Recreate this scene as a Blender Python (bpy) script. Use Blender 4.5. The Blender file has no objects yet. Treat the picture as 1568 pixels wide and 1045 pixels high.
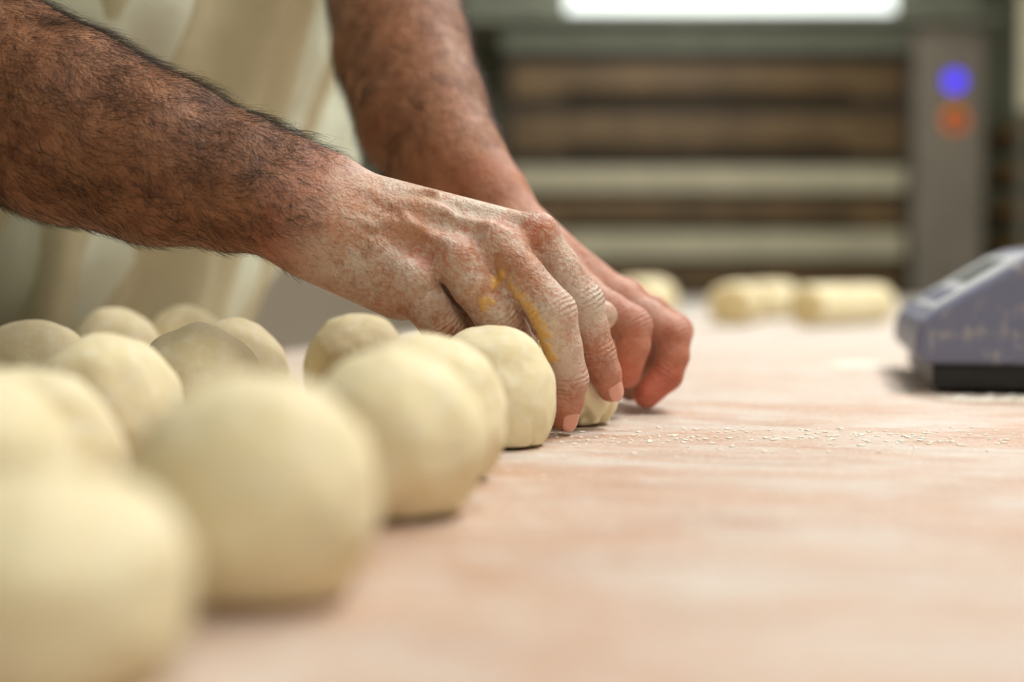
import bpy, bmesh, math, random
import numpy as np
from mathutils import Vector, Matrix, noise as mnoise

random.seed(7); rng = np.random.default_rng(7)
T = 0.88            # table top height (m)
sc = bpy.context.scene
col = sc.collection

# ------------------------------------------------------------------ helpers
def srgb(r, g, b):
    def f(c):
        c /= 255.0
        return c/12.92 if c <= 0.04045 else ((c+0.055)/1.055)**2.4
    return (f(r), f(g), f(b), 1.0)

def new_mat(name):
    m = bpy.data.materials.new(name); m.use_nodes = True
    nt = m.node_tree
    return m, nt, nt.nodes['Principled BSDF']

def ramp(nt, fac, stops):
    r = nt.nodes.new('ShaderNodeValToRGB')
    e = r.color_ramp.elements
    while len(e) < len(stops): e.new(0.5)
    for i, (p, c) in enumerate(stops):
        e[i].position = p; e[i].color = c
    nt.links.new(fac, r.inputs[0])
    return r.outputs[0]

def mix(nt, fac, a, b, mode='MIX'):
    m = nt.nodes.new('ShaderNodeMix'); m.data_type = 'RGBA'; m.blend_type = mode
    for s, v in ((0, fac), (6, a), (7, b)):
        if hasattr(v, 'is_linked'):
            nt.links.new(v, m.inputs[s])
        else:
            m.inputs[s].default_value = v
    return m.outputs[2]

def mathn(nt, op, a, b=0.0, clamp=False):
    m = nt.nodes.new('ShaderNodeMath'); m.operation = op; m.use_clamp = clamp
    for i, v in enumerate((a, b)):
        if hasattr(v, 'is_linked'): nt.links.new(v, m.inputs[i])
        else: m.inputs[i].default_value = v
    return m.outputs[0]

def tex_noise(nt, scale, detail=4, rough=0.55, vec_scale=None, dist=0.0, rot=None):
    tc = nt.nodes.new('ShaderNodeTexCoord')
    n = nt.nodes.new('ShaderNodeTexNoise')
    n.inputs['Scale'].default_value = scale; n.inputs['Detail'].default_value = detail
    n.inputs['Roughness'].default_value = rough; n.inputs['Distortion'].default_value = dist
    src = tc.outputs['Object']
    if vec_scale or rot:
        mp = nt.nodes.new('ShaderNodeMapping')
        if vec_scale: mp.inputs['Scale'].default_value = vec_scale
        if rot: mp.inputs['Rotation'].default_value = rot
        nt.links.new(src, mp.inputs[0]); src = mp.outputs[0]
    nt.links.new(src, n.inputs['Vector'])
    return n.outputs['Fac']

def bump(nt, bs, h, strength, dist, prev=None):
    b = nt.nodes.new('ShaderNodeBump')
    b.inputs['Strength'].default_value = strength; b.inputs['Distance'].default_value = dist
    nt.links.new(h, b.inputs['Height'])
    if prev: nt.links.new(prev, b.inputs['Normal'])
    nt.links.new(b.outputs[0], bs.inputs['Normal'])
    return b.outputs[0]

def simple(name, c, rough=0.5, metal=0.0, var=0.12, scale=8, bmp=0.0, bscale=60):
    m, nt, bs = new_mat(name)
    nz = tex_noise(nt, scale)
    dark = tuple(x*(1-var) for x in c[:3])+(1,)
    light = tuple(min(1, x*(1+var)) for x in c[:3])+(1,)
    nt.links.new(ramp(nt, nz, [(0.3, dark), (0.7, light)]), bs.inputs['Base Color'])
    bs.inputs['Roughness'].default_value = rough; bs.inputs['Metallic'].default_value = metal
    if bmp: bump(nt, bs, tex_noise(nt, bscale), bmp, 0.002)
    return m

def emis(name, c, s):
    m, nt, bs = new_mat(name)
    bs.inputs['Base Color'].default_value = c
    bs.inputs['Emission Color'].default_value = c
    bs.inputs['Emission Strength'].default_value = s
    return m

def mkobj(name, verts, faces, mat=None, parent=None, smooth=True, loc=None):
    me = bpy.data.meshes.new(name)
    me.from_pydata(verts, [], faces); me.update()
    if smooth: me.polygons.foreach_set('use_smooth', [True]*len(me.polygons))
    o = bpy.data.objects.new(name, me); col.objects.link(o)
    if mat: me.materials.append(mat)
    if parent: o.parent = parent
    if loc: o.location = loc
    return o

def empty(name, loc=(0, 0, 0), rotz=0.0):
    e = bpy.data.objects.new(name, None); col.objects.link(e)
    e.location = loc; e.rotation_euler = (0, 0, rotz); e.empty_display_size = 0.1
    return e

def box(name, lo, hi, mat, parent=None, bev=0.0, seg=2):
    bm = bmesh.new(); bmesh.ops.create_cube(bm, size=1.0)
    lo = Vector(lo); hi = Vector(hi)
    for v in bm.verts:
        v.co = Vector([lo[i]+(v.co[i]+0.5)*(hi[i]-lo[i]) for i in range(3)])
    if bev: bmesh.ops.bevel(bm, geom=bm.edges[:], offset=bev, segments=seg, affect='EDGES', profile=0.7)
    me = bpy.data.meshes.new(name); bm.to_mesh(me); bm.free()
    o = bpy.data.objects.new(name, me); col.objects.link(o); me.materials.append(mat)
    if parent: o.parent = parent
    return o

def cyl(name, a, b, r, mat, parent=None, seg=24, r2=None):
    a = Vector(a); b = Vector(b); d = b-a
    bm = bmesh.new()
    bmesh.ops.create_cone(bm, cap_ends=True, segments=seg, radius1=r, radius2=r if r2 is None else r2, depth=d.length)
    q = Vector((0, 0, 1)).rotation_difference(d.normalized())
    for v in bm.verts: v.co = q @ v.co + (a+b)/2
    for f in bm.faces: f.smooth = len(f.verts) == 4
    me = bpy.data.meshes.new(name); bm.to_mesh(me); bm.free()
    o = bpy.data.objects.new(name, me); col.objects.link(o); me.materials.append(mat)
    if parent: o.parent = parent
    return o

# ------------------------------------------------------------------ SDF surface builder (mm, z relative to table top)
class SDF:
    def __init__(s, lo, hi, h):
        s.lo = np.array(lo, float); s.h = h
        s.n = [int(math.ceil((hi[i]-lo[i])/h))+1 for i in range(3)]
        s.ax = [(s.lo[i]+h*np.arange(s.n[i])).astype(np.float32) for i in range(3)]
        s.v = np.full(s.n, 60.0, np.float32)
    def region(s, lo, hi):
        sl = []
        for i in range(3):
            a = max(0, int((lo[i]-s.lo[i])/s.h)); b = min(s.n[i], int((hi[i]-s.lo[i])/s.h)+2)
            if b <= a: return None
            sl.append(slice(a, b))
        return tuple(sl)
    @staticmethod
    def smin(a, b, k):
        h = np.maximum(k-np.abs(a-b), 0)/k
        return np.minimum(a, b)-h*h*k*0.25
    def dist(s, sl, p):
        X = s.ax[0][sl[0]][:, None, None]; Y = s.ax[1][sl[1]][None, :, None]; Z = s.ax[2][sl[2]][None, None, :]
        if p[0] == 'c':
            _, a, b, ra, rb = p
            ba = [b[i]-a[i] for i in range(3)]; L = sum(x*x for x in ba)+1e-9
            px, py, pz = X-a[0], Y-a[1], Z-a[2]
            t = np.clip((px*ba[0]+py*ba[1]+pz*ba[2])/L, 0, 1)
            return np.sqrt((px-t*ba[0])**2+(py-t*ba[1])**2+(pz-t*ba[2])**2)-(ra+(rb-ra)*t)
        else:
            _, c, r, M = p
            q = [X-c[0], Y-c[1], Z-c[2]]
            l = [M[i][0]*q[0]+M[i][1]*q[1]+M[i][2]*q[2] for i in range(3)]
            k0 = np.sqrt(sum((l[i]/r[i])**2 for i in range(3)))
            k1 = np.sqrt(sum((l[i]/r[i]**2)**2 for i in range(3)))+1e-6
            return k0*(k0-1)/k1
    def bb(s, p, m):
        if p[0] == 'c':
            r = max(p[3], p[4])+m
            return [min(p[1][i], p[2][i])-r for i in range(3)], [max(p[1][i], p[2][i])+r for i in range(3)]
        r = max(p[2])+m
        return [p[1][i]-r for i in range(3)], [p[1][i]+r for i in range(3)]
    def group(s, prims, kin, kout, sub=False):
        m = max(kin, kout)+3*s.h
        bbs = [s.bb(p, m) for p in prims]
        lo = [min(b[0][i] for b in bbs) for i in range(3)]; hi = [max(b[1][i] for b in bbs) for i in range(3)]
        sl = s.region(lo, hi)
        if sl is None: return
        f = None
        for p in prims:
            d = s.dist(sl, p).astype(np.float32)
            f = d if f is None else s.smin(f, d, kin)
        if sub: s.v[sl] = -s.smin(-s.v[sl], f, kout)
        else: s.v[sl] = s.smin(s.v[sl], f, kout)
    def mesh(s):
        v = s.v
        v[0], v[-1] = np.maximum(v[0], 1), np.maximum(v[-1], 1)
        v[:, 0], v[:, -1] = np.maximum(v[:, 0], 1), np.maximum(v[:, -1], 1)
        v[:, :, 0], v[:, :, -1] = np.maximum(v[:, :, 0], 1), np.maximum(v[:, :, -1], 1)
        ins = v < 0
        cnt = np.zeros([n-1 for n in s.n], np.int8)
        for dx in (0, 1):
            for dy in (0, 1):
                for dz in (0, 1):
                    cnt += ins[dx:s.n[0]-1+dx, dy:s.n[1]-1+dy, dz:s.n[2]-1+dz]
        act = (cnt > 0) & (cnt < 8)
        idx = np.argwhere(act)
        cid = np.full(act.shape, -1, np.int32); cid[act] = np.arange(len(idx))
        acc = np.zeros((len(idx), 3)); num = np.zeros(len(idx))
        for ax in range(3):
            o1, o2 = (ax+1) % 3, (ax+2) % 3
            for a in (0, 1):
                for b in (0, 1):
                    off = np.zeros(3, int); off[o1] = a; off[o2] = b
                    p0 = idx+off; p1 = p0.copy(); p1[:, ax] += 1
                    v0 = v[p0[:, 0], p0[:, 1], p0[:, 2]]; v1 = v[p1[:, 0], p1[:, 1], p1[:, 2]]
                    m = (v0 < 0) != (v1 < 0)
                    t = np.where(m, v0/np.where(m, v0-v1, 1), 0)
                    pos = p0.astype(float); pos[:, ax] += t
                    acc[m] += pos[m]; num[m] += 1
        V = s.lo+s.h*(acc/num[:, None])
        F = []
        for ax in range(3):
            o1, o2 = (ax+1) % 3, (ax+2) % 3
            a = [slice(None)]*3; b = [slice(None)]*3
            a[ax] = slice(0, -1); b[ax] = slice(1, None)
            A = ins[tuple(a)]; B = ins[tuple(b)]
            e = np.argwhere(A != B)
            e = e[(e[:, o1] > 0) & (e[:, o2] > 0) & (e[:, o1] < s.n[o1]-1) & (e[:, o2] < s.n[o2]-1)]
            def C(d1, d2):
                q = e.copy(); q[:, o1] += d1; q[:, o2] += d2
                return cid[q[:, 0], q[:, 1], q[:, 2]]
            Q = np.stack([C(-1, -1), C(0, -1), C(0, 0), C(-1, 0)], 1)
            fl = ~A[e[:, 0], e[:, 1], e[:, 2]]
            Q[fl] = Q[fl][:, ::-1]
            F.append(Q)
        return V, np.concatenate(F)

def cap(a, b, ra, rb): return ('c', a, b, ra, rb)
I3 = ((1, 0, 0), (0, 1, 0), (0, 0, 1))
def ell(c, r, M=I3): return ('e', c, r, M)
def chain(pts): return [cap(pts[i][:3], pts[i+1][:3], pts[i][3], pts[i+1][3]) for i in range(len(pts)-1)]
def towm(V): return np.asarray(V)/1000.0+np.array([0, 0, T])
def nrm(v): v = np.array(v, float); return v/np.linalg.norm(v)

def sdf_obj(name, S, mat, parent, disp=None):
    V, F = S.mesh()
    o = mkobj(name, towm(V).tolist(), F.tolist(), mat, parent)
    return o, V

def vnormals(o):
    me = o.data; a = np.zeros(len(me.vertices)*3, np.float32)
    me.vertex_normals.foreach_get('vector', a); return a.reshape(-1, 3)

def set_attr(o, name, arr):
    at = o.data.attributes.new(name, 'FLOAT', 'POINT'); at.data.foreach_set('value', np.asarray(arr, np.float32))

def segdist(V, a, b):
    a = np.array(a, float); b = np.array(b, float); ba = b-a
    t = np.clip(((V-a)@ba)/(ba@ba), 0, 1)
    return np.linalg.norm(V-a-t[:, None]*ba, axis=1), t

# ------------------------------------------------------------------ materials
def skin_material():
    m, nt, bs = new_mat('skin')
    def A(n):
        a = nt.nodes.new('ShaderNodeAttribute'); a.attribute_name = n; return a.outputs['Fac']
    n0 = tex_noise(nt, 26, 4, 0.55); n1 = tex_noise(nt, 70, 5, 0.6); n2 = tex_noise(nt, 300, 5, 0.7)
    base = ramp(nt, n1, [(0.3, srgb(158, 106, 78)), (0.5, srgb(186, 134, 104)), (0.75, srgb(204, 156, 126))])
    base = mix(nt, ramp(nt, n0, [(0.42, (0, 0, 0, 1)), (0.62, (0.45, 0.45, 0.45, 1))]), base, srgb(184, 98, 74))
    arm = ramp(nt, n1, [(0.3, srgb(132, 84, 56)), (0.7, srgb(172, 120, 86))])
    c = mix(nt, A('tan'), base, arm)
    c = mix(nt, mathn(nt, 'MULTIPLY', A('red'), 0.75), c, srgb(188, 80, 58))
    ff = mathn(nt, 'ADD', mathn(nt, 'MULTIPLY', n2, 2.2), mathn(nt, 'MULTIPLY', n0, 2.8))
    fl = mathn(nt, 'MULTIPLY', A('flour'), mathn(nt, 'SUBTRACT', ff, 1.98, True), True)
    c = mix(nt, fl, c, srgb(220, 210, 194))
    c = mix(nt, A('goo'), c, srgb(222, 172, 88))
    nt.links.new(c, bs.inputs['Base Color'])
    bs.inputs['Roughness'].default_value = 0.5
    bs.inputs['Specular IOR Level'].default_value = 0.4
    bs.inputs['Subsurface Weight'].default_value = 0.08
    bs.inputs['Subsurface Scale'].default_value = 0.003
    bs.inputs['Subsurface Radius'].default_value = (1.0, 0.4, 0.2)
    s = mathn(nt, 'SINE', mathn(nt, 'ADD', mathn(nt, 'MULTIPLY', A('s'), 2.3), mathn(nt, 'MULTIPLY', n1, 9.0)))
    wr = mathn(nt, 'MULTIPLY', s, A('w'))
    b1 = bump(nt, bs, wr, 0.5, 0.0006)
    vt = nt.nodes.new('ShaderNodeTexVoronoi'); vt.inputs['Scale'].default_value = 600
    tc = nt.nodes.new('ShaderNodeTexCoord'); nt.links.new(tc.outputs['Object'], vt.inputs['Vector'])
    b2 = bump(nt, bs, vt.outputs['Distance'], 0.5, 0.0007, b1)
    bump(nt, bs, tex_noise(nt, 130, 5, 0.6, None, 1.0), 0.7, 0.002, b2)
    return m

def dough_material():
    m, nt, bs = new_mat('dough')
    n1 = tex_noise(nt, 18, 4, 0.5); n2 = tex_noise(nt, 160, 4, 0.6)
    c = ramp(nt, n1, [(0.3, srgb(229, 214, 172)), (0.7, srgb(239, 227, 190))])
    c = mix(nt, ramp(nt, n2, [(0.46, (0, 0, 0, 1)), (0.72, (0.6, 0.6, 0.6, 1))]), c, srgb(243, 237, 218))
    nt.links.new(c, bs.inputs['Base Color'])
    bs.inputs['Roughness'].default_value = 0.7
    bs.inputs['Specular IOR Level'].default_value = 0.2
    b = bump(nt, bs, n2, 0.3, 0.001)
    bump(nt, bs, tex_noise(nt, 35, 3), 0.3, 0.003, b)
    return m

def cloth(name, c, fold=None, rough=0.85):
    m, nt, bs = new_mat(name)
    nz = tex_noise(nt, 12, 5)
    nt.links.new(ramp(nt, nz, [(0.3, tuple(x*0.86 for x in c[:3])+(1,)), (0.7, c)]), bs.inputs['Base Color'])
    bs.inputs['Roughness'].default_value = rough
    b = bump(nt, bs, tex_noise(nt, 900, 2), 0.2, 0.0005)
    bump(nt, bs, tex_noise(nt, 14, 3), 0.5, 0.01, b)
    return m

SKIN = skin_material(); DOUGH = dough_material()
HAIR = simple('arm_hair', srgb(46, 32, 23), 0.5)
NAIL = simple('nail', srgb(226, 168, 150), 0.22, var=0.05)
STEEL = simple('stainless_steel', srgb(150, 148, 138), 0.38, 0.7, 0.08)
BLACK = simple('black_plastic', srgb(22, 22, 25), 0.5)

# ------------------------------------------------------------------ room
WALLM = simple('painted_wall', srgb(168, 172, 152), 0.7, var=0.05, scale=3)
def tile_mat(name, c1, c2, s):
    m, nt, bs = new_mat(name)
    tc = nt.nodes.new('ShaderNodeTexCoord'); b = nt.nodes.new('ShaderNodeTexBrick')
    b.offset = 0; b.inputs['Scale'].default_value = s
    b.inputs['Brick Width'].default_value = 1; b.inputs['Row Height'].default_value = 1
    b.inputs['Mortar Size'].default_value = 0.02
    b.inputs['Color1'].default_value = c1; b.inputs['Color2'].default_value = c1; b.inputs['Mortar'].default_value = c2
    nt.links.new(tc.outputs['Object'], b.inputs['Vector']); nt.links.new(b.outputs['Color'], bs.inputs['Base Color'])
    bs.inputs['Roughness'].default_value = 0.35
    return m
FLOORM = tile_mat('floor_tiles', srgb(128, 112, 96), srgb(80, 72, 64), 3.3)
CEILM = simple('ceiling_paint', srgb(200, 200, 192), 0.8, var=0.03)
X0, X1, Y0, Y1, ZC = -2.6, 3.4, -1.8, 7.0, 2.9
box('floor', (X0, Y0, -0.1), (X1, Y1, 0), FLOORM)
box('ceiling', (X0, Y0, ZC), (X1, Y1, ZC+0.1), CEILM)
box('wall_back', (X0, Y1, 0), (X1, Y1+0.1, ZC), WALLM)
box('wall_front', (X0, Y0-0.1, 0), (X1, Y0, ZC), WALLM)
box('wall_left', (X0-0.1, Y0, 0), (X0, Y1, ZC), WALLM)
box('wall_right', (X1, Y0, 0), (X1+0.1, Y1, ZC), WALLM)
BASEM = simple('skirting', srgb(110, 104, 96), 0.5)
box('baseboard_back', (X0, Y1-0.02, 0), (X1, Y1, 0.1), BASEM)
box('baseboard_left', (X0, Y0, 0), (X0+0.02, Y1-0.02, 0.1), BASEM)
box('trim_1', (X0+0.02, Y1-0.015, 0.1), (-0.3, Y1, T+0.42), simple('cream_tiles', srgb(242, 226, 204), 0.4, var=0.04))

# ------------------------------------------------------------------ table (long floured bench)
def table_mat():
    m, nt, bs = new_mat('floured_wood')
    grain = tex_noise(nt, 16, 8, 0.68, (0.7, 5, 1), 0.6)
    wood = ramp(nt, grain, [(0.3, srgb(160, 112, 80)), (0.48, srgb(190, 144, 112)), (0.7, srgb(204, 164, 134))])
    big = tex_noise(nt, 7, 7, 0.7, (0.8, 1.6, 1), 0.9)
    fine = tex_noise(nt, 55, 7, 0.78, (0.6, 1.8, 1))
    tc = nt.nodes.new('ShaderNodeTexCoord'); sp = nt.nodes.new('ShaderNodeSeparateXYZ')
    nt.links.new(tc.outputs['Object'], sp.inputs[0])
    far = mathn(nt, 'MULTIPLY', mathn(nt, 'ADD', sp.outputs['Y'], 1.22), 0.16, True)  # extra flour toward the far end, also carrying the pale highlight there as colour
    f = mathn(nt, 'ADD', mathn(nt, 'ADD', mathn(nt, 'MULTIPLY', big, 1.6), mathn(nt, 'MULTIPLY', fine, 1.1)), far)
    half = mathn(nt, 'MULTIPLY', f, 0.38)
    mask = ramp(nt, half, [(0.42, (0.10, 0.10, 0.10, 1)), (0.50, (0.28, 0.28, 0.28, 1)), (0.56, (0.66, 0.66, 0.66, 1)), (0.66, (0.92, 0.92, 0.92, 1))])
    c = mix(nt, mask, wood, srgb(212, 206, 198))
    sp2 = tex_noise(nt, 380, 4, 0.65)
    c = mix(nt, ramp(nt, sp2, [(0.55, (0, 0, 0, 1)), (0.66, (0.6, 0.6, 0.6, 1))]), c, srgb(232, 226, 214))
    scr = tex_noise(nt, 40, 5, 0.6, (0.25, 6, 1), 0.4)
    c = mix(nt, ramp(nt, scr, [(0.28, (0.45, 0.45, 0.45, 1)), (0.40, (0, 0, 0, 1))]), c, srgb(140, 98, 72))
    nt.links.new(c, bs.inputs['Base Color'])
    nt.links.new(ramp(nt, mask, [(0, (0.42,)*3+(1,)), (1, (0.75,)*3+(1,))]), bs.inputs['Roughness'])
    b = bump(nt, bs, sp2, 0.4, 0.001)
    bump(nt, bs, fine, 0.5, 0.002, b)
    return m
ANG = -math.atan2(0.81, 3.75)
table = empty('work_table', (-0.25, 1.65, 0), ANG)
TM = table_mat()
L0, L1, TW = -2.1, 3.62, 1.75
box('table_top', (0, L0, T-0.045), (TW, L1, T), TM, table, 0.004)
box('frame_rail', (0.08, L0+0.1, T-0.14), (TW-0.08, L1-0.1, T-0.046), STEEL, table, 0.005)
for i, (lx, ly) in enumerate([(0.14, L0+0.16), (TW-0.14, L0+0.16), (0.14, 2.2), (TW-0.14, 2.2), (0.14, L1-0.16), (TW-0.14, L1-0.16)]):
    box('leg_%d' % (i+1), (lx-0.03, ly-0.03, 0), (lx+0.03, ly+0.03, T-0.141), STEEL, table, 0.004)

# ------------------------------------------------------------------ dough balls
def dough_ball(x, y, rx, h, seed, pucker=0.0):
    bm = bmesh.new(); bmesh.ops.create_icosphere(bm, subdivisions=6, radius=1.0)
    rnd = random.Random(seed); off = Vector((rnd.uniform(-9, 9), rnd.uniform(-9, 9), rnd.uniform(-9, 9)))
    ry = rx*rnd.uniform(0.96, 1.03)
    rz = h*0.56
    for v in bm.verts:
        d = v.co.normalized()
        n = mnoise.noise(d*1.2+off)*0.075+mnoise.noise(d*2.6+off)*0.035+mnoise.noise(d*6+off)*0.007
        r = 1+n
        z = d.z
        w = 1+0.04*max(0, -z)
        if pucker:
            a = math.atan2(d.y, d.x)
            lowr = max(0, -z-0.15)
            r -= pucker*lowr*(abs(math.sin(a*5+off.x+mnoise.noise(d*3)*1.5))**6)
        p = Vector((d.x*rx*r*w, d.y*ry*r*w, (z*r)*rz))
        zc = p.z+h-rz
        fl = 0.004
        if zc < fl: zc = fl*math.exp((zc-fl)/0.011) if zc > -0.05 else 0
        v.co = Vector((p.x, p.y, zc))
    mz = min(v.co.z for v in bm.verts)
    for v in bm.verts: v.co.z -= mz
    for f in bm.faces: f.smooth = True
    me = bpy.data.meshes.new('dough_ball'); bm.to_mesh(me); bm.free()
    me.materials.append(DOUGH)
    o = bpy.data.objects.new('dough_ball', me); col.objects.link(o); o.location = (x, y, T)
    return o
balls = [(-0.101, 0.299, .0345, .0470), (-0.0695, 0.381, .0340, .0625), (-0.0425, 0.512, .0340, .062), (-0.0352, 0.604, .033, .0635),
         (-0.0106, 0.72, .034, .0625), (-0.0966, 0.885, .033, .065), (-0.166, 0.425, .0335, .061), (-0.171, 0.5, .033, .056),
         (-0.1817, 0.634, .0335, .062), (-0.169, 0.766, .0335, .062), (-0.165, 0.845, .0335, .062), (-0.285, 0.845, .034, .062),
         (-0.279, 1.0, .034, .065), (-0.245, 1.065, .033, .065), (-0.29, 0.56, .034, .062), (-0.3, 0.70, .034, .06)]
for i, (x, y, r, h) in enumerate(balls): dough_ball(x, y, r, h, 11+i, 0.12 if i in (2, 4) else 0.04)
dough_ball(0.031, 0.825, .032, .052, 99, 0.35)

# dough rolls at the back of the table
CUT = simple('dough_cut_end', srgb(206, 184, 134), 0.7)
def roll(a, b, r, h, seed):
    S = 40; R = 40; vs = []; fs = []
    a = Vector(a+(0,)); b = Vector(b+(0,)); d = (b-a); L = d.length; d.normalize(); s = Vector((-d.y, d.x, 0))
    for i in range(R+1):
        t = i/R; x = t*L
        e = min(t, 1-t)*L
        k = math.sqrt(max(0, 1-(1-min(1, e/(r*0.3)))**2))*0.14+0.86 if e > 0 else 0.86
        for j in range(S):
            an = 2*math.pi*j/S
            n = 1+0.06*mnoise.noise(Vector((x*25+seed, math.cos(an), math.sin(an))))
            vs.append(d*(x-L/2)+s*(math.cos(an)*r*k*n)+Vector((0, 0, max(0.0, h/2+math.sin(an)*h/2*k*n*1.03))))
    for i in range(R):
        for j in range(S):
            fs.append((i*S+j, i*S+(j+1) % S, (i+1)*S+(j+1) % S, (i+1)*S+j))
    nside = len(fs)
    for base, sg in ((0, -1), (R*S, 1)):
        c0 = len(vs)
        for q in (0.8, 0.5, 0.2):
            for j in range(S):
                p = vs[base+j]; c = Vector((0, 0, h/2))+d*(sg*L/2)
                vs.append(c+(p-c)*q+d*sg*0.004*(1-q*q))
        rings = [base, c0, c0+S, c0+2*S]
        for u_ in range(3):
            for j in range(S):
                f = (rings[u_]+j, rings[u_+1]+j, rings[u_+1]+(j+1) % S, rings[u_]+(j+1) % S)
                fs.append(f if sg < 0 else f[::-1])
        f = tuple(rings[3]+j for j in range(S)); fs.append(f[::-1] if sg < 0 else f)
    o = mkobj('dough_roll', vs, fs, DOUGH, None, True, ((a.x+b.x)/2, (a.y+b.y)/2, T))
    o.data.materials.append(CUT)
    for i, p in enumerate(o.data.polygons):
        if i >= nside: p.material_index = 1
    bm = bmesh.new(); bm.from_mesh(o.data); bmesh.ops.recalc_face_normals(bm, faces=bm.faces[:]); bm.to_mesh(o.data); bm.free()
roll((0.372, 2.42), (0.43, 2.66), .042, .071, 1)
roll((0.462, 2.72), (0.56, 2.92), .038, .072, 2)
roll((0.484, 2.34), (0.655, 2.54), .037, .069, 3)
roll((0.205, 2.45), (0.27, 2.66), .044, .080, 4)

# flour crumbs
def crumbs():
    vs = []; fs = []
    bmx = bmesh.new(); bmesh.ops.create_icosphere(bmx, subdivisions=2, radius=1.0)
    bv = [v.co.copy() for v in bmx.verts]; bf = [[v.index for v in f.verts] for f in bmx.faces]; bmx.free()
    def add(x, y, r):
        for (bx, by, br, bh) in balls:
            if math.hypot(x-bx, y-by) < br+0.004: return
        if math.hypot(x-.031, y-.825) < .036: return
        o = len(vs)
        for v in bv:
            k = r*random.uniform(0.85, 1.15)
            vs.append((x+v.x*k*1.5, y+v.y*k*1.5, T+max(0.00002, v.z*k*0.4+r*0.25)))
        for f in bf: fs.append([o+i for i in f])
    for _ in range(260):
        add(random.gauss(0.19, 0.08), random.gauss(0.745, 0.03), random.uniform(0.0003, 0.0013))
    for _ in range(90):
        add(random.gauss(0.07, 0.03), random.gauss(0.755, 0.03), random.uniform(0.0003, 0.0010))
    for _ in range(260):
        add(random.gauss(0.33, 0.02), random.gauss(1.36, 0.02), random.uniform(0.0006, 0.0024))
    for _ in range(260):
        add(random.uniform(0.0, 0.5), random.uniform(0.45, 1.3), random.uniform(0.0003, 0.0009))
    for _ in range(260):
        add(random.uniform(0.30, 0.42), random.gauss(0.985, 0.012), random.uniform(0.0005, 0.0018))
    mkobj('flour_crumbs', vs, fs, simple('flour', srgb(250, 246, 234), 0.95, var=0.02))
crumbs()

# ------------------------------------------------------------------ right hand + forearm (near)
baker = empty('baker', (0, 0, 0))
u = nrm((.97, 0, -.2)); r_ = nrm((.1, .6, .78)); n_ = nrm((.12, -.777, .582))
W = np.array((-113., 770, 126)); 
def A3(v): return tuple(float(x) for x in v)
S = SDF((-440, 690, -4), (80, 920, 330), 1.2)
fa = [(-360, 830, 222), (-300, 806, 194), (-246, 788, 169), (-192, 778, 149), (-150, 773, 137), (-125, 771, 130)]
fr = [50, 53, 49, 41, 31, 25.5]; fo = [2, 4, 5, 6, 8, 9]
for sg in (-1, 1):
    pts = [A3(np.array(fa[i])+r_*fo[i]*sg)+(fr[i],) for i in range(6)]
    pts.append(A3(W+u*8+r_*10*sg)+(21.5,))
    S.group(chain(pts), 6, 14)
S.group([cap((-360, 830, 222), (-385, 920, 330), 50, 52)], 5, 25)
S.group([cap((-372, 812, 205), (-366, 815, 208), 30, 30)], 5, 14)
S.group([cap((-270, 775, 190), (-190, 765, 165), 22, 14)], 5, 20)     # muscle belly
S.group([cap((-132, 751, 122), (-128, 751, 120), 13, 13)], 4, 14)     # ulna head
MC = dict(index=((-102, 780, 134), (12, 785, 108)), middle=((-103, 773, 128), (-11, 771, 106)),
          ring=((-104, 767, 120), (-32, 763, 96)), pinky=((-105, 763, 113), (-54, 760, 84)))
pal = []
for k, (a, b) in MC.items(): pal.append(cap(a, b, 14.5, 11.6 if k != 'pinky' else 11.6))
pal += [cap((-106, 772, 106), (-60, 772, 82), 23, 20), cap((-98, 795, 116), (-45, 826, 95), 18, 14),
        cap((-80, 785, 108), (-20, 785, 88), 16, 13), cap((-95, 780, 118), (-15, 795, 96), 16, 12)]
S.group(pal, 8, 14)
S.group(chain([(-56, 795, 82, 15), (-24, 802, 68, 15), (8, 802, 62, 14)]), 3, 8)     # palm heel seen between the fingers
FR = {
 'pinky': [(-54, 760, 83, 12.3), (-46, 764, 71, 11.8), (-38, 770, 60, 12), (-32, 778, 49, 10), (-28, 785, 39, 9), (-20, 795, 25, 7.6)],
 'ring': [(-32, 762, 97, 12.8), (-20, 760, 81, 12.2), (-8, 762, 66, 12.6), (-1, 771, 55, 10.6), (5, 781, 46, 9.8), (11, 788, 26, 8.4)],
 'middle': [(-11, 769, 107, 12.8), (6, 759, 86, 11.5), (22, 752, 67, 12.2), (27, 755, 48, 10.2), (31, 760, 31, 9.9), (29.5, 764, 19, 9.0), (28.5, 767, 9.5, 7.4)],
 'index': [(12, 785, 109, 12.8), (27, 784, 90, 11.1), (39, 784, 72, 11.6), (43.5, 787, 57, 9.9), (48, 789, 43.5, 9.5), (52, 793, 32, 8.8), (55.5, 797, 22.5, 7.2)],
}
for k, p in FR.items(): S.group(chain(p), 2.5, 2.2)
S.group(chain([(-88, 800, 112, 15), (-38, 830, 92, 12), (10, 836, 75, 10.5), (53, 833, 63, 8.8)]), 3, 8)
S.group([cap((-20, 764, 94), (-22, 766, 90), 7, 6)], 2, 10); S.group([cap((2, 774, 101), (6, 776, 96), 7, 6)], 2, 10)
for k, (a, b) in MC.items():
    b = np.array(b, float); a = np.array(a, float)
    S.group([cap(A3(b+n_*4.8+u*1), A3(b+n_*4.8+u*3), 9.2, 9.0)], 2, 6)
    S.group([cap(A3(a+n_*12+u*8), A3(b+n_*10.8-u*6), 2.0, 3.0)], 2, 6)
def mid(a, b, t=0.5): return np.array(a)*(1-t)+np.array(b)*t
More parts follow.
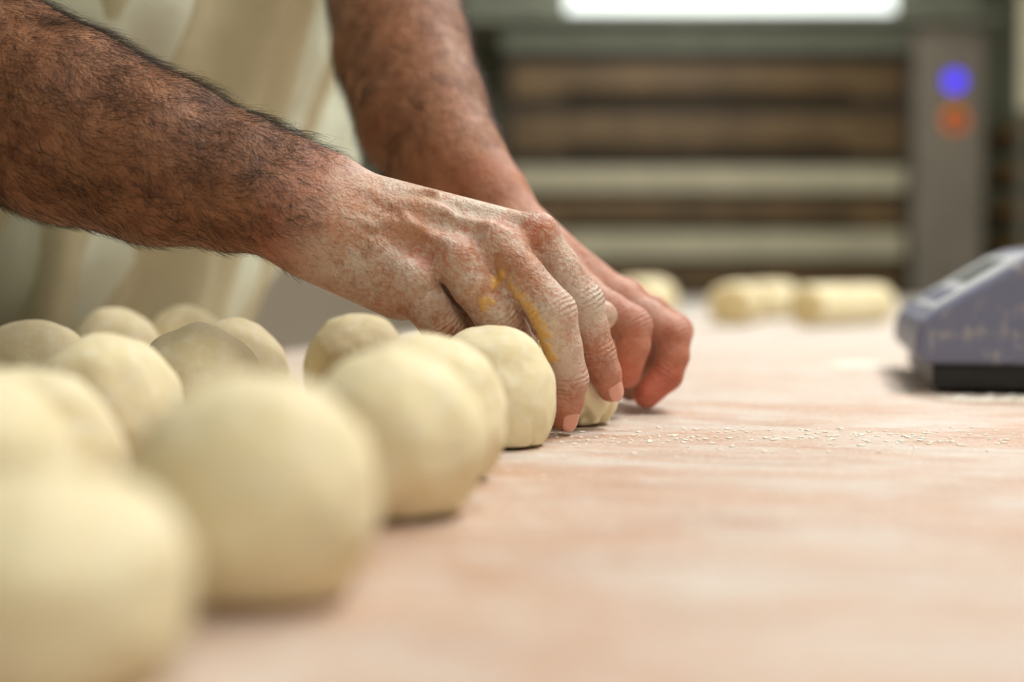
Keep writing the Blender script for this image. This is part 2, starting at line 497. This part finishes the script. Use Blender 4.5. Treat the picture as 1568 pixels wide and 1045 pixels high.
for k1, k2 in (('index', 'middle'), ('middle', 'ring'), ('ring', 'pinky')):
    q = mid(MC[k1][1], MC[k2][1]); p = mid(MC[k1][0], MC[k2][0])
    S.group([cap(A3(mid(p, q, .7)+n_*18), A3(q+n_*16.8-u*3), 3.5, 4.5)], 2, 8, True)
vein = [[(-95, 0), (-80, 5), (-62, 3), (-45, 9), (-30, 6)], [(-80, 5), (-66, 12), (-40, 18)], [(-62, 3), (-52, -5), (-44, -8)], [(-98, -14), (-86, -10), (-70, -13)]]
def backpt(x, off):
    t = (x+104)/100.0
    c = np.array((-104., 768, 121))*(1-t)+np.array((-12., 770, 103))*t
    return c+r_*off+n_*13
for vv in vein:
    pts = [A3(backpt(x, o))+(1.5,) for x, o in vv]
    S.group(chain(pts), 1, 4)
V, F = S.mesh(); del S
# --- attributes
def arm_attrs(V, joints, mcps, tips, wrist, elbow):
    n = len(V); red = np.zeros(n); w = np.zeros(n); s = np.zeros(n); best = np.full(n, 1e9)
    for (p, axis) in joints:
        d = np.linalg.norm(V-np.array(p), axis=1)
        red += 0.55*np.exp(-(d/14)**2)
        a = (V-np.array(p))@nrm(axis)
        m = d < best; best = np.where(m, d, best)
        s = np.where(m, a, s); w = np.where(m, np.exp(-(a/6.5)**2)*(d < 19), w)
    for p in mcps: red += 0.95*np.exp(-(np.linalg.norm(V-np.array(p), axis=1)/10)**2)
    for p in tips: red += 0.7*np.exp(-(np.linalg.norm(V-np.array(p), axis=1)/16)**2)
    ax = nrm(np.array(elbow)-np.array(wrist)); t = (V-np.array(wrist))@ax
    tan = np.clip((t+30)/45, 0, 1)
    red += 0.2*np.exp(-((t+8)/18)**2)
    flour = np.clip((0-t)/40, 0, 1)*0.85
    for p in tips: flour *= 1-0.8*np.exp(-(np.linalg.norm(V-np.array(p), axis=1)/30)**2)
    return np.clip(red, 0, 1), w, s, tan, flour, t
def jl(ch, ii): return [(ch[i][:3], np.array(ch[i+1][:3])-np.array(ch[i-1][:3])) for i in ii]
joints = jl(FR['middle'], (2, 4))+jl(FR['index'], (2, 4))+jl(FR['ring'], (2, 4))+jl(FR['pinky'], (2, 4))
mcps = [np.array(b)+n_*9 for a, b in MC.values()]
red, w, s, tan, flour, tt = arm_attrs(V, joints, mcps, [FR['middle'][-1][:3], FR['index'][-1][:3]], W, fa[0])
goo = np.zeros(len(V))
for a, b, rr in [((-7, 750, 86), (-3, 748, 80), 0.6), ((3, 747, 76), (7, 744, 70), -0.2), ((8, 744, 66), (14, 744, 55), 1.4), ((16, 746, 50), (19, 748, 44), 0.2), ((-14, 752, 74), (-12, 751, 70), -0.4)]:
    d, _ = segdist(V, a, b); mm = d < 12
    nz = np.array([mnoise.noise(Vector(p*0.22)) for p in V[mm]])
    g = np.zeros(len(V)); g[mm] = np.clip((rr+5.0+nz*4-d[mm])/2.0, 0, 1)
    goo = np.maximum(goo, g)
goo = goo*0.85
hand_r = mkobj('hand_and_forearm_right', towm(V).tolist(), F.tolist(), SKIN, baker)
Nn = vnormals(hand_r)
V2 = V+Nn*(goo*1.3)[:, None]
hand_r.data.vertices.foreach_set('co', towm(V2).astype(np.float32).ravel())
for k, a in dict(red=red, w=w, s=s, tan=tan, flour=flour, goo=goo).items(): set_attr(hand_r, k, a)

# --- nails
def nail(name, base, tip, dors, rb, rt, parent, wdt=40):
    base = np.array(base, float); tip = np.array(tip, float)
    a = nrm(tip-base); L = np.linalg.norm(tip-base)
    n = np.array(dors, float); n = nrm(n-a*(n@a)); sd = np.cross(a, n)
    nu, nv = 14, 18; vs = []; fs = []
    for j in range(nv+1):
        v = j/nv; t = L-6+11.5*v
        wid = wdt*math.sqrt(max(0.05, 1-abs(2*v-1)**3.2*0.85))
        rr = (rb+(rt-rb)*min(1, t/L))+0.55
        drop = 0
        if t > L: drop = (t-L)**2*0.05
        for i in range(nu+1):
            ph = math.radians(wid*(2*i/nu-1))
            edge = abs(2*i/nu-1)**4*0.35
            p = base+a*t+(n*math.cos(ph)+sd*math.sin(ph))*(rr-drop-edge)-n*0.1
            vs.append(p)
    for j in range(nv):
        for i in range(nu):
            q = j*(nu+1)+i; fs.append((q, q+1, q+nu+2, q+nu+1))
    o = mkobj(name, towm(vs).tolist(), fs, NAIL, parent)
    md = o.modifiers.new('thick', 'SOLIDIFY'); md.thickness = 0.0005; md.offset = 0
    return o
nail('nail_index', FR['index'][4][:3], FR['index'][6][:3], (.35, -.92, .1), 9.5, 7.2, baker)
nail('nail_middle', FR['middle'][4][:3], FR['middle'][6][:3], (.5, -.85, 0), 9.9, 7.4, baker)

# --- hair
def hairs(name, V, Nn, wgt, flow, count, lmin, lmax, rad, parent, seed):
    g = np.random.default_rng(seed)
    p = wgt/wgt.sum()
    ids = g.choice(len(V), count, p=p)
    P = V[ids]+g.normal(0, 0.5, (count, 3)); n = Nn[ids]
    cl = np.array([[mnoise.noise(Vector(q*0.05)), mnoise.noise(Vector(q*0.05+7)), mnoise.noise(Vector(q*0.05+19))] for q in P])
    f = flow[ids]+cl*1.1+g.normal(0, 0.3, (count, 3))
    f -= n*(f*n).sum(1)[:, None]; f /= np.linalg.norm(f, axis=1)[:, None]+1e-9
    L = g.uniform(lmin, lmax, count)*np.clip(wgt[ids]/wgt.max(), 0.32, 1)
    lift = g.uniform(0.15, 0.7, count)
    segs = 5; rings = []
    sd = np.cross(f, n)
    curl = g.normal(0, 0.4, count)
    for k in range(segs+1):
        t = k/segs
        c = P+f*(L*t)[:, None]+n*(L*(lift*t*(1-0.55*t)))[:, None]+sd*(L*curl*t*t)[:, None]-n*0.3
        rr = rad*(1-0.8*t)
        for q in range(3):
            a = 2*math.pi*q/3
            rings.append(c+(sd*math.cos(a)+n*math.sin(a))*rr)
    R = np.stack(rings, 1)
    m = (segs+1)*3
    base = np.arange(count)[:, None]*m
    fs = []
    for k in range(segs):
        for q in range(3):
            fs.append(np.stack([base[:, 0]+k*3+q, base[:, 0]+k*3+(q+1) % 3, base[:, 0]+(k+1)*3+(q+1) % 3, base[:, 0]+(k+1)*3+q], 1))
    F = np.concatenate(fs)
    return mkobj(name, towm(R.reshape(-1, 3)).tolist(), F.tolist(), HAIR, parent)
Nn = vnormals(hand_r)
nd = Nn@n_
wgt = np.clip((tt+24)/40, 0, 1)*(0.5+0.5*np.clip(nd+0.5, 0, 1))
backh = np.clip((tt+80)/35, 0, 1)*(tt <= 10)*np.clip((nd-0.1)/0.4, 0, 1)*np.clip((14-((V-np.array((-70, 762, 108)))@r_))/12, 0, 1)
wgt = (wgt+0.35*backh)*(tt < 300)
flow = np.tile(nrm((.85, -.1, -.55)), (len(V), 1))
hairs('forearm_hair_right', V, Nn, wgt+1e-9, flow, 23000, 9, 26, 0.085, baker, 3)

# ------------------------------------------------------------------ left hand + forearm (far)
S = SDF((-220, 835, -4), (125, 1210, 420), 1.6)
r2 = nrm((.25, -.8, .45)); WL = np.array((-14., 930, 134))
fb = [(-100, 1122, 346), (-90, 1082, 302), (-80, 1035, 250), (-62, 990, 196), (-40, 953, 158)]
fr = [44, 45, 45, 42, 33]; fo = [3, 4, 6, 8, 9]
for sg in (-1, 1):
    pts = [A3(np.array(fb[i])+r2*fo[i]*sg)+(fr[i],) for i in range(5)]
    pts.append(A3(WL+r2*9*sg)+(23,))
    S.group(chain(pts), 6, 14)
S.group([cap((-100, 1122, 346), (-150, 1200, 398), 45, 50)], 5, 25)
ML = [((4, 910, 124), (69, 903, 67)), ((2, 922, 122), (73, 926, 69)), ((-2, 934, 118), (67, 948, 66)), ((-6, 945, 112), (56, 967, 61))]
S.group([cap(a, b, 14, 12) for a, b in ML]+[cap((0, 905, 115), (46, 878, 72), 16, 13), cap((10, 930, 105), (50, 930, 62), 18, 14)], 9, 12)
FL = [
 [(69, 903, 67, 12.3), (86, 898, 60, 11), (101, 893, 49, 11.5), (101, 890, 36, 10), (97, 888, 24, 9.8), (84, 884, 12, 8.5)],
 [(73, 926, 69, 12.3), (91, 926, 62, 11), (106, 924, 50, 11.5), (104, 921, 36, 10), (100, 918, 24, 9.8), (86, 912, 11, 8.5)],
 [(67, 948, 66, 11.6), (98, 950, 47, 10.5), (92, 945, 24, 9), (78, 938, 11, 8)],
 [(56, 967, 61, 10.5), (82, 970, 43, 9.5), (78, 965, 22, 8.5), (68, 958, 10, 7.5)],
 [(12, 890, 105, 15), (46, 874, 73, 12.5), (60, 866, 65, 11), (73, 861, 56, 11.8), (73, 860, 44, 10.5), (69, 859, 27, 9)]]
for f in FL: S.group(chain(f), 2.5, 2.5)
for a, b in ML: S.group([cap(A3(np.array(b)+(2, 0, 6)), A3(np.array(b)+(3, 0, 6)), 9, 9)], 2, 7)
V, F = S.mesh(); del S
joints = jl(FL[0], (2, 4))+jl(FL[1], (2, 4))+jl(FL[4], (3,))
red, w, s, tan, flour, tt = arm_attrs(V, joints, [b for a, b in ML], [FL[0][-1][:3], FL[4][-1][:3]], WL, fb[0])
red = np.clip(red+0.35*np.clip((-tt-10)/40, 0, 1), 0, 1)
hand_l = mkobj('hand_and_forearm_left', towm(V).tolist(), F.tolist(), SKIN, baker)
for k, a in dict(red=red, w=w, s=s, tan=tan*0.8, flour=flour*0.4, goo=np.zeros(len(V))).items(): set_attr(hand_l, k, a)
Nn = vnormals(hand_l)
wgt = np.clip((tt-5)/50, 0, 1)*(tt < 260)
flow = np.tile(nrm((.4, -.4, -.8)), (len(V), 1))
hairs('forearm_hair_left', V, Nn, wgt+1e-9, flow, 8000, 9, 20, 0.09, baker, 5)

# ------------------------------------------------------------------ body
s_ = np.array((.479, .878, 0)); g_ = np.array((.878, -.479, 0))
P0 = np.array((-470., 1375, -60)); P2 = np.array((-315., 1240, 330)); P3 = np.array((-330., 1200, 440))
SHR = np.array((-420., 1030, 470)); SHL = np.array((-240., 1360, 500)); ER = np.array(fa[0], float); EL = np.array(fb[0], float)
SHIRT = cloth('shirt_cloth', srgb(226, 232, 212)); APR = cloth('apron_cloth', srgb(208, 202, 170)); TROUS = cloth('trouser_cloth', srgb(70, 76, 90))
S = SDF((-680, 800, -180), (0, 1640, 620), 6)
tor = []
for sg in (-1, 1):
    tor += chain([A3(P0+s_*60*sg)+(108,), A3(P2*0.5+P0*0.5+s_*66*sg)+(112,), A3(P2+s_*78*sg)+(112,), A3(P3+s_*90*sg)+(82,)])
tor += [cap(A3(P3+s_*60), A3(SHL), 70, 62), cap(A3(P3-s_*60), A3(SHR), 70, 62), cap(A3(P3), A3(P3+(10, 0, 60)), 80, 60)]
S.group(tor, 30, 30)
S.group([cap(A3(SHR), A3(SHR*0.3+ER*0.7), 62, 66)], 10, 30)
S.group([cap(A3(SHL), A3(SHL*0.35+EL*0.65), 62, 62)], 10, 30)
S.group(chain([A3(SHL+(-10, 20, -30))+(66,), (-222, 1425, 330, 78), (-230, 1430, 210, 74), (-310, 1440, 90, 52)]), 20, 40)   # loose shirt flank
V, F = S.mesh(); del S
dv = np.array([mnoise.noise(Vector(p*0.011))*9+mnoise.noise(Vector((p[0]*.03, p[1]*.03, p[2]*.008)))*8 for p in V])
shirt = mkobj('shirt', towm(V).tolist(), F.tolist(), SHIRT, baker)
V = V+vnormals(shirt)*dv[:, None]
shirt.data.vertices.foreach_set('co', towm(V).astype(np.float32).ravel())

# apron (bib + skirt)
vs = []; fs = []; NU, NV = 120, 70
def apron_pt(ph, z, extra=0.0):
    t = min(1, max(0, (z+60)/390)); c = P0*(1-t)+P2*t; c = c.copy()
    if z > 330: c = P2+(P3-P2)*((z-330)/110)
    a_ = 190+8*t; b_ = 128
    if z > 330: b_ = 128-38*(z-330)/100; a_ = 198-10*(z-330)/100
    if z < -60: a_ += 8; c = c+np.array((-12, 0, 0))
    fold = (9*math.sin(ph*9+1.3*math.sin(z*0.006))+10*math.sin(ph*19+z*0.004+1))*(1.0 if z < 100 else max(0.7, 1-(z-100)/500))
    fold += 5*mnoise.noise(Vector((ph*2, z*0.01, 3)))
    if z < 5: fold = fold*0.5-4
    fold += extra
    p = c+g_*(math.cos(ph)*(b_+16+fold))+s_*(math.sin(ph)*(a_+16+fold)); p[2] = z
    return p
def half_at(z):
    bib = max(0, (z-170)/260)
    return math.radians(112-52*min(1, bib)**1.2)
for j in range(NV+1):
    z = -520+(430+520)*j/NV
    half = half_at(z)
    for i in range(NU+1): vs.append(apron_pt(half*(2*i/NU-1), z))
for j in range(NV):
    for i in range(NU):
        q = j*(NU+1)+i; fs.append((q, q+1, q+NU+2, q+NU+1))
ap = mkobj('apron', towm(vs).tolist(), fs, APR, baker)
md = ap.modifiers.new('thick', 'SOLIDIFY'); md.thickness = 0.002
STR = simple('strap', srgb(120, 88, 62), 0.8)
for nm, sg in (('edge_binding_1', -1), ('edge_binding_2', 1)):
    vs = []; fs = []
    for j in range(41):
        z = -100+530*j/40; h_ = half_at(z)*sg
        for dph in (-.02, 0.012):
            vs.append(apron_pt(h_+dph*sg, z, 3.0))
    for j in range(40): fs.append((2*j, 2*j+1, 2*j+3, 2*j+2))
    o = mkobj(nm, towm(vs).tolist(), fs, STR, baker); md = o.modifiers.new('t', 'SOLIDIFY'); md.thickness = 0.003
for nm, sg in (('strap_1', -1), ('strap_2', 1)):
    a = P3+g_*100+s_*80*sg; a[2] = 425; b = P3+g_*60+s_*62*sg; b[2] = 520; c = P3+s_*40*sg-g_*30; c[2] = 540
    cyl(nm, towm(a), towm(b), 0.008, STR, baker)
    cyl(nm+'b', towm(b), towm(c), 0.008, STR, baker)

# trousers
S = SDF((-720, 1100, -880), (-150, 1640, 0), 8)
for sg in (-1, 1):
    S.group(chain([A3(P0+s_*70*sg+(0, 0, -20))+(100,), A3(P0+s_*90*sg+g_*10+(0, 0, -380))+(72,), A3(P0+s_*95*sg-g_*10+(0, 0, -760))+(58,)]), 20, 20)
sdf_obj('trousers', S, TROUS, baker)
S = SDF((-720, 1100, -880), (-150, 1640, -760), 5)
for sg in (-1, 1):
    b = P0+s_*95*sg; 
    S.group([cap(A3(b-g_*30+(0, 0, -775)), A3(b+g_*150+(0, 0, -782)), 44, 36)], 10, 10)
sdf_obj('shoes', S, BLACK, baker)

# head
S = SDF((-420, 1000, 470), (-80, 1340, 860), 4)
HC = np.array((-262., 1172, 700)); fw = nrm((.80, -.42, -.42)); up = nrm(np.array((0, 0, 1.))-fw*(-.42)); up = nrm(up-fw*(up@fw)); sdv = np.cross(fw, up)
M = (A3(fw), A3(sdv), A3(up))
def H(a, b, c): return A3(HC+fw*a+sdv*b+up*c)
S.group([ell(H(-10, 0, 20), (98, 76, 92), M), cap(H(30, 0, -60), H(50, 0, -78), 46, 30), ell(H(30, 0, -25), (62, 60, 78), M)], 25, 20)
S.group([cap((-322, 1195, 500), H(-25, 0, -60), 58, 54)], 10, 20)
S.group([cap(H(90, 0, 8), H(108, 0, -24), 8, 14)], 4, 10)
S.group([cap(H(78, -34, 22), H(78, 34, 22), 12, 12)], 4, 12)
S.group([cap(H(84, -20, -52), H(84, 20, -52), 7, 7)], 4, 6)
for sg in (-1, 1):
    S.group([ell(H(-8, 78*sg, -8), (18, 7, 30), M)], 2, 6)
    S.group([ell(H(92, 32*sg, 4), (10, 14, 9), M)], 2, 6, True)
head, V = sdf_obj('head', S, SKIN, baker)
for k in ('red', 'w', 's', 'tan', 'flour', 'goo'): set_attr(head, k, np.full(len(V), 0.2 if k in ('red', 'tan') else 0.0))
EYE = simple('eye_white', srgb(230, 226, 218), 0.2); IRIS = simple('iris', srgb(60, 40, 25), 0.2)
for i, sg in enumerate((-1, 1)):
    for nm, cc, rr, mt in (('eye_%d' % (i+1), H(76, 32*sg, 4), 12.5, EYE), ('iris_%d' % (i+1), H(83, 32*sg, 2), 6.5, IRIS)):
        bm = bmesh.new(); bmesh.ops.create_uvsphere(bm, u_segments=20, v_segments=12, radius=rr/1000)
        for f in bm.faces: f.smooth = True
        me = bpy.data.meshes.new(nm); bm.to_mesh(me); bm.free(); me.materials.append(mt)
        o = bpy.data.objects.new(nm, me); col.objects.link(o); o.location = towm(cc); o.parent = baker
S = SDF((-420, 1000, 560), (-80, 1340, 880), 4)
S.group([ell(H(-20, 0, 34), (102, 82, 90), M), ell(H(-50, 0, -10), (66, 76, 66), M)], 20, 10)
sdf_obj('hair', S, HAIR, baker)

# ------------------------------------------------------------------ digital scale
sx, sy = 0.293, 1.03
scale = empty('digital_scale', (sx, sy, T), ANG)
def dusty(name, c):
    m, nt, bs = new_mat(name)
    nz = tex_noise(nt, 60, 6, 0.7)
    cc = ramp(nt, tex_noise(nt, 8), [(0.3, tuple(x*.9 for x in c[:3])+(1,)), (0.7, c)])
    cc = mix(nt, ramp(nt, nz, [(0.53, (0, 0, 0, 1)), (0.72, (0.6, 0.6, 0.6, 1))]), cc, srgb(214, 206, 190))
    nt.links.new(cc, bs.inputs['Base Color']); bs.inputs['Roughness'].default_value = 0.42
    return m
LAV = dusty('scale_housing', srgb(116, 121, 146))
LAV2 = dusty('scale_panel', srgb(184, 188, 196))
prof = [(0.004, .022), (-.001, .030), (0.0, .044), (0.004, .053), (0.012, .060), (0.084, .104), (0.096, .109), (0.112, .111), (0.33, .111), (0.338, .104), (0.338, .022)]
D = 0.30
vs = [(x, y, z) for y in (0, D) for x, z in prof]; n = len(prof)
fs = [tuple(range(n)), tuple(range(2*n-1, n-1, -1))]+[(i, i+n, (i+1) % n+n, (i+1) % n) for i in range(n)]
o = mkobj('housing', vs, fs, LAV, scale, False)
bm = bmesh.new(); bm.from_mesh(o.data); bmesh.ops.recalc_face_normals(bm, faces=bm.faces[:]); bm.to_mesh(o.data); bm.free()
b = o.modifiers.new('bev', 'BEVEL'); b.width = 0.006; b.segments = 3; b.limit_method = 'ANGLE'; b.angle_limit = math.radians(40)
dx, dz = 0.072, 0.044; L = math.hypot(dx, dz); nx, nz = -dz/L, dx/L
def slope(name, t0, t1, y0, y1, th, mat):
    pts = []
    for y in (y0, y1):
        for t, h in ((t0, -.001), (t1, -.001), (t1, th), (t0, th)):
            pts.append((0.012+dx*t+nx*h, y, .060+dz*t+nz*h))
    o = mkobj(name, pts, [(0, 1, 2, 3), (7, 6, 5, 4), (0, 4, 5, 1), (1, 5, 6, 2), (2, 6, 7, 3), (3, 7, 4, 0)], mat, scale, False)
    bm = bmesh.new(); bm.from_mesh(o.data); bmesh.ops.recalc_face_normals(bm, faces=bm.faces[:]); bm.to_mesh(o.data); bm.free()
slope('panel', 0.03, 0.97, 0.014, D-0.014, 0.0012, LAV2)
slope('display', 0.45, 0.85, 0.10, 0.22, 0.002, simple('lcd', srgb(70, 82, 74), 0.2))
for i in range(4): slope('key_%d' % (i+1), 0.12, 0.32, 0.08+i*0.04, 0.105+i*0.04, 0.003, LAV)
box('base', (0.012, 0.008, 0.004), (0.33, D-0.008, 0.0225), BLACK, scale, 0.003)
for i, (fx, fy) in enumerate(((0.04, 0.04), (0.3, 0.04), (0.04, D-.04), (0.3, D-.04))): cyl('foot_%d' % (i+1), (fx, fy, 0), (fx, fy, 0.005), 0.014, BLACK, scale)
box('pan_support', (0.16, 0.09, 0.110), (0.29, 0.21, 0.122), BLACK, scale, 0.003)
box('weighing_pan', (0.115, 0.01, 0.122), (0.335, D-0.01, 0.130), STEEL, scale, 0.003)

# ------------------------------------------------------------------ deck oven
oven = empty('deck_oven', (0, 5.8, 0))
OVB = simple('oven_body', srgb(48, 41, 31), 0.5, 0.2); DOORB = simple('oven_door_bronze', srgb(108, 86, 56), 0.4, 0.2, 0.3, 5)
CREAM = simple('oven_trim', srgb(194, 187, 160), 0.45, 0.1)
COLM = simple('oven_column_metal', srgb(146, 138, 126), 0.45, 0.3)
ox0, ox1 = -0.04, 1.62
box('body', (ox0, 0.03, 0.12), (ox1, 1.1, T+0.985), OVB, oven, 0.005)
for i, (z0, z1, mt, dp) in enumerate([(.80, .94, DOORB, 0), (.58, .74, DOORB, 0), (.425, .52, CREAM, -.03), (.285, .395, DOORB, 0), (.155, .26, CREAM, -.03), (-.01, .13, DOORB, 0), (-.16, -.03, CREAM, -.03), (-.40, -.18, DOORB, 0)]):
    box('deck_%d' % (i+1), (ox0+0.03, dp, T+z0), (ox1-0.03, 0.05, T+z1), mt, oven, 0.006)
    if mt is DOORB:
        cyl('handle_%d' % (i+1), (ox0+0.25, -0.045, T+z0+.02), (ox1-0.25, -0.045, T+z0+.02), 0.009, OVB, oven)
        for k, hx in enumerate((ox0+0.3, ox1-0.3)): cyl('handle_post_%d_%d' % (i+1, k), (hx, -0.045, T+z0+.02), (hx, 0.01, T+z0+.02), 0.006, OVB, oven)
box('control_column', (ox1, -0.05, 0.0), (1.90, 1.1, T+1.08), COLM, oven, 0.01)
cyl('blue_indicator', (1.775, -0.062, T+.862), (1.775, -0.045, T+.862), 0.037, emis('blue_led', (0.06, 0.03, 0.9, 1), 1.2), oven)
cyl('orange_button_ring', (1.778, -0.06, T+.708), (1.778, -0.045, T+.708), 0.046, emis('orange_button', srgb(235, 110, 30), 0.25), oven)
cyl('orange_button_core', (1.778, -0.066, T+.708), (1.778, -0.05, T+.708), 0.024, simple('grey_button', srgb(80, 60, 46), 0.4), oven)
box('display_strip', (1.745, -0.056, T+.765), (1.805, -0.045, T+.80), simple('amber_display', srgb(170, 150, 50), 0.4), oven, 0.003)
for i, (fx, fy) in enumerate(((0.02, .15), (1.5, .15), (0.02, 1.0), (1.5, 1.0))): cyl('foot_%d' % (i+1), (fx, fy, 0), (fx, fy, .125), 0.03, STEEL, oven)
HOODM = simple('hood_metal', srgb(134, 138, 122), 0.5, 0.2)
hood = empty('extractor_hood', (0, 5.7, 0))
box('hood_canopy', (-0.3, 0, T+1.09), (1.96, 1.2, T+1.13), HOODM, hood, 0.01)
box('hood_upper', (-0.2, 0.12, T+1.13), (1.9, 1.2, T+1.60), HOODM, hood, 0.01)
box('hood_light', (0.22, 0.07, T+1.14), (1.54, 0.125, T+1.30), emis('tube_glow', (0.93, 1.0, 0.97, 1), 1.0), hood, 0.01)
box('oven_top_rail', (ox0, -0.02, T+0.99), (ox1-0.005, 1.1, T+1.075), HOODM, oven, 0.01)

# trolley at far right
trol = empty('bread_trolley', (1.98, 5.55, 0))
CW = simple('trolley_panel', srgb(240, 234, 206), 0.5)
CRUST = simple('bread_crust', srgb(150, 110, 60), 0.7)
for i, (px, py) in enumerate(((0, 0), (0.6, 0), (0, 0.7), (0.6, 0.7))):
    box('post_%d' % (i+1), (px, py, 0.08), (px+0.035, py+0.035, 1.95), STEEL, trol, 0.003)
    cyl('wheel_%d' % (i+1), (px+0.005, py+0.017, 0.045), (px+0.03, py+0.017, 0.045), 0.045, BLACK, trol)
for i in range(9):
    z = 0.25+i*0.155
    box('tray_%d' % (i+1), (0.036, -0.01, z), (0.6, 0.74, z+0.015), STEEL, trol, 0.003)
    for k in range(3):
        box('loaf_%d_%d' % (i+1, k), (0.05+k*.18, 0.02, z+.016), (0.2+k*.18, 0.66, z+.085), CRUST, trol, 0.03, 4)
box('side_cover', (-0.02, -0.03, T+.72), (0.12, -0.012, 2.05), CW, trol, 0.003)

# ------------------------------------------------------------------ lights
def lamp(name, x, y, z, lx, ly, energy, colr=(1, .97, .9), rot=(0, 0, 0)):
    L = bpy.data.lights.new(name, 'AREA'); L.shape = 'RECTANGLE'; L.size = lx; L.size_y = ly
    L.energy = energy; L.color = colr
    o = bpy.data.objects.new(name, L); col.objects.link(o); o.location = (x, y, z); o.rotation_euler = rot
LG = emis('ceiling_tube', (1, .98, .93, 1), 3)
FX = simple('fixture_white', srgb(220, 220, 215), 0.5)
for i, (x, y, e) in enumerate([(1.0, 0.9, 32), (0.9, 2.7, 24), (0.8, 4.6, 7), (-1.4, 3.6, 16), (0.2, -0.9, 11)]):  # last entry is an added fill lamp behind the camera, given the same fitting
    f = empty('ceiling_and_fill_light', (x, y, ZC))
    box('housing', (-0.16, -0.65, -0.07), (0.16, 0.65, 0), FX, f, 0.005)
    box('diffuser', (-0.13, -0.6, -0.08), (0.13, 0.6, -0.069), LG, f, 0.003)
    lamp('tube_and_fill_lamp', x, y, ZC-0.1, 0.3, 1.2, e, (1, .98, .93))
w_ = bpy.data.worlds.new('world'); sc.world = w_; w_.use_nodes = True
w_.node_tree.nodes['Background'].inputs[0].default_value = (.8, .85, .9, 1)
w_.node_tree.nodes['Background'].inputs[1].default_value = 0.1

# ------------------------------------------------------------------ camera
cam = bpy.data.cameras.new('camera'); co = bpy.data.objects.new('camera', cam); col.objects.link(co)
co.location = (0, 0, T+0.087); co.rotation_euler = (math.radians(90-2.68), 0, 0)
cam.sensor_width = 36; cam.lens = 50
cam.dof.use_dof = True; cam.dof.focus_distance = 0.765; cam.dof.aperture_fstop = 2.8
cam.clip_start = 0.01
sc.camera = co
sc.view_settings.view_transform = 'Standard'
sc.view_settings.exposure = 0.42
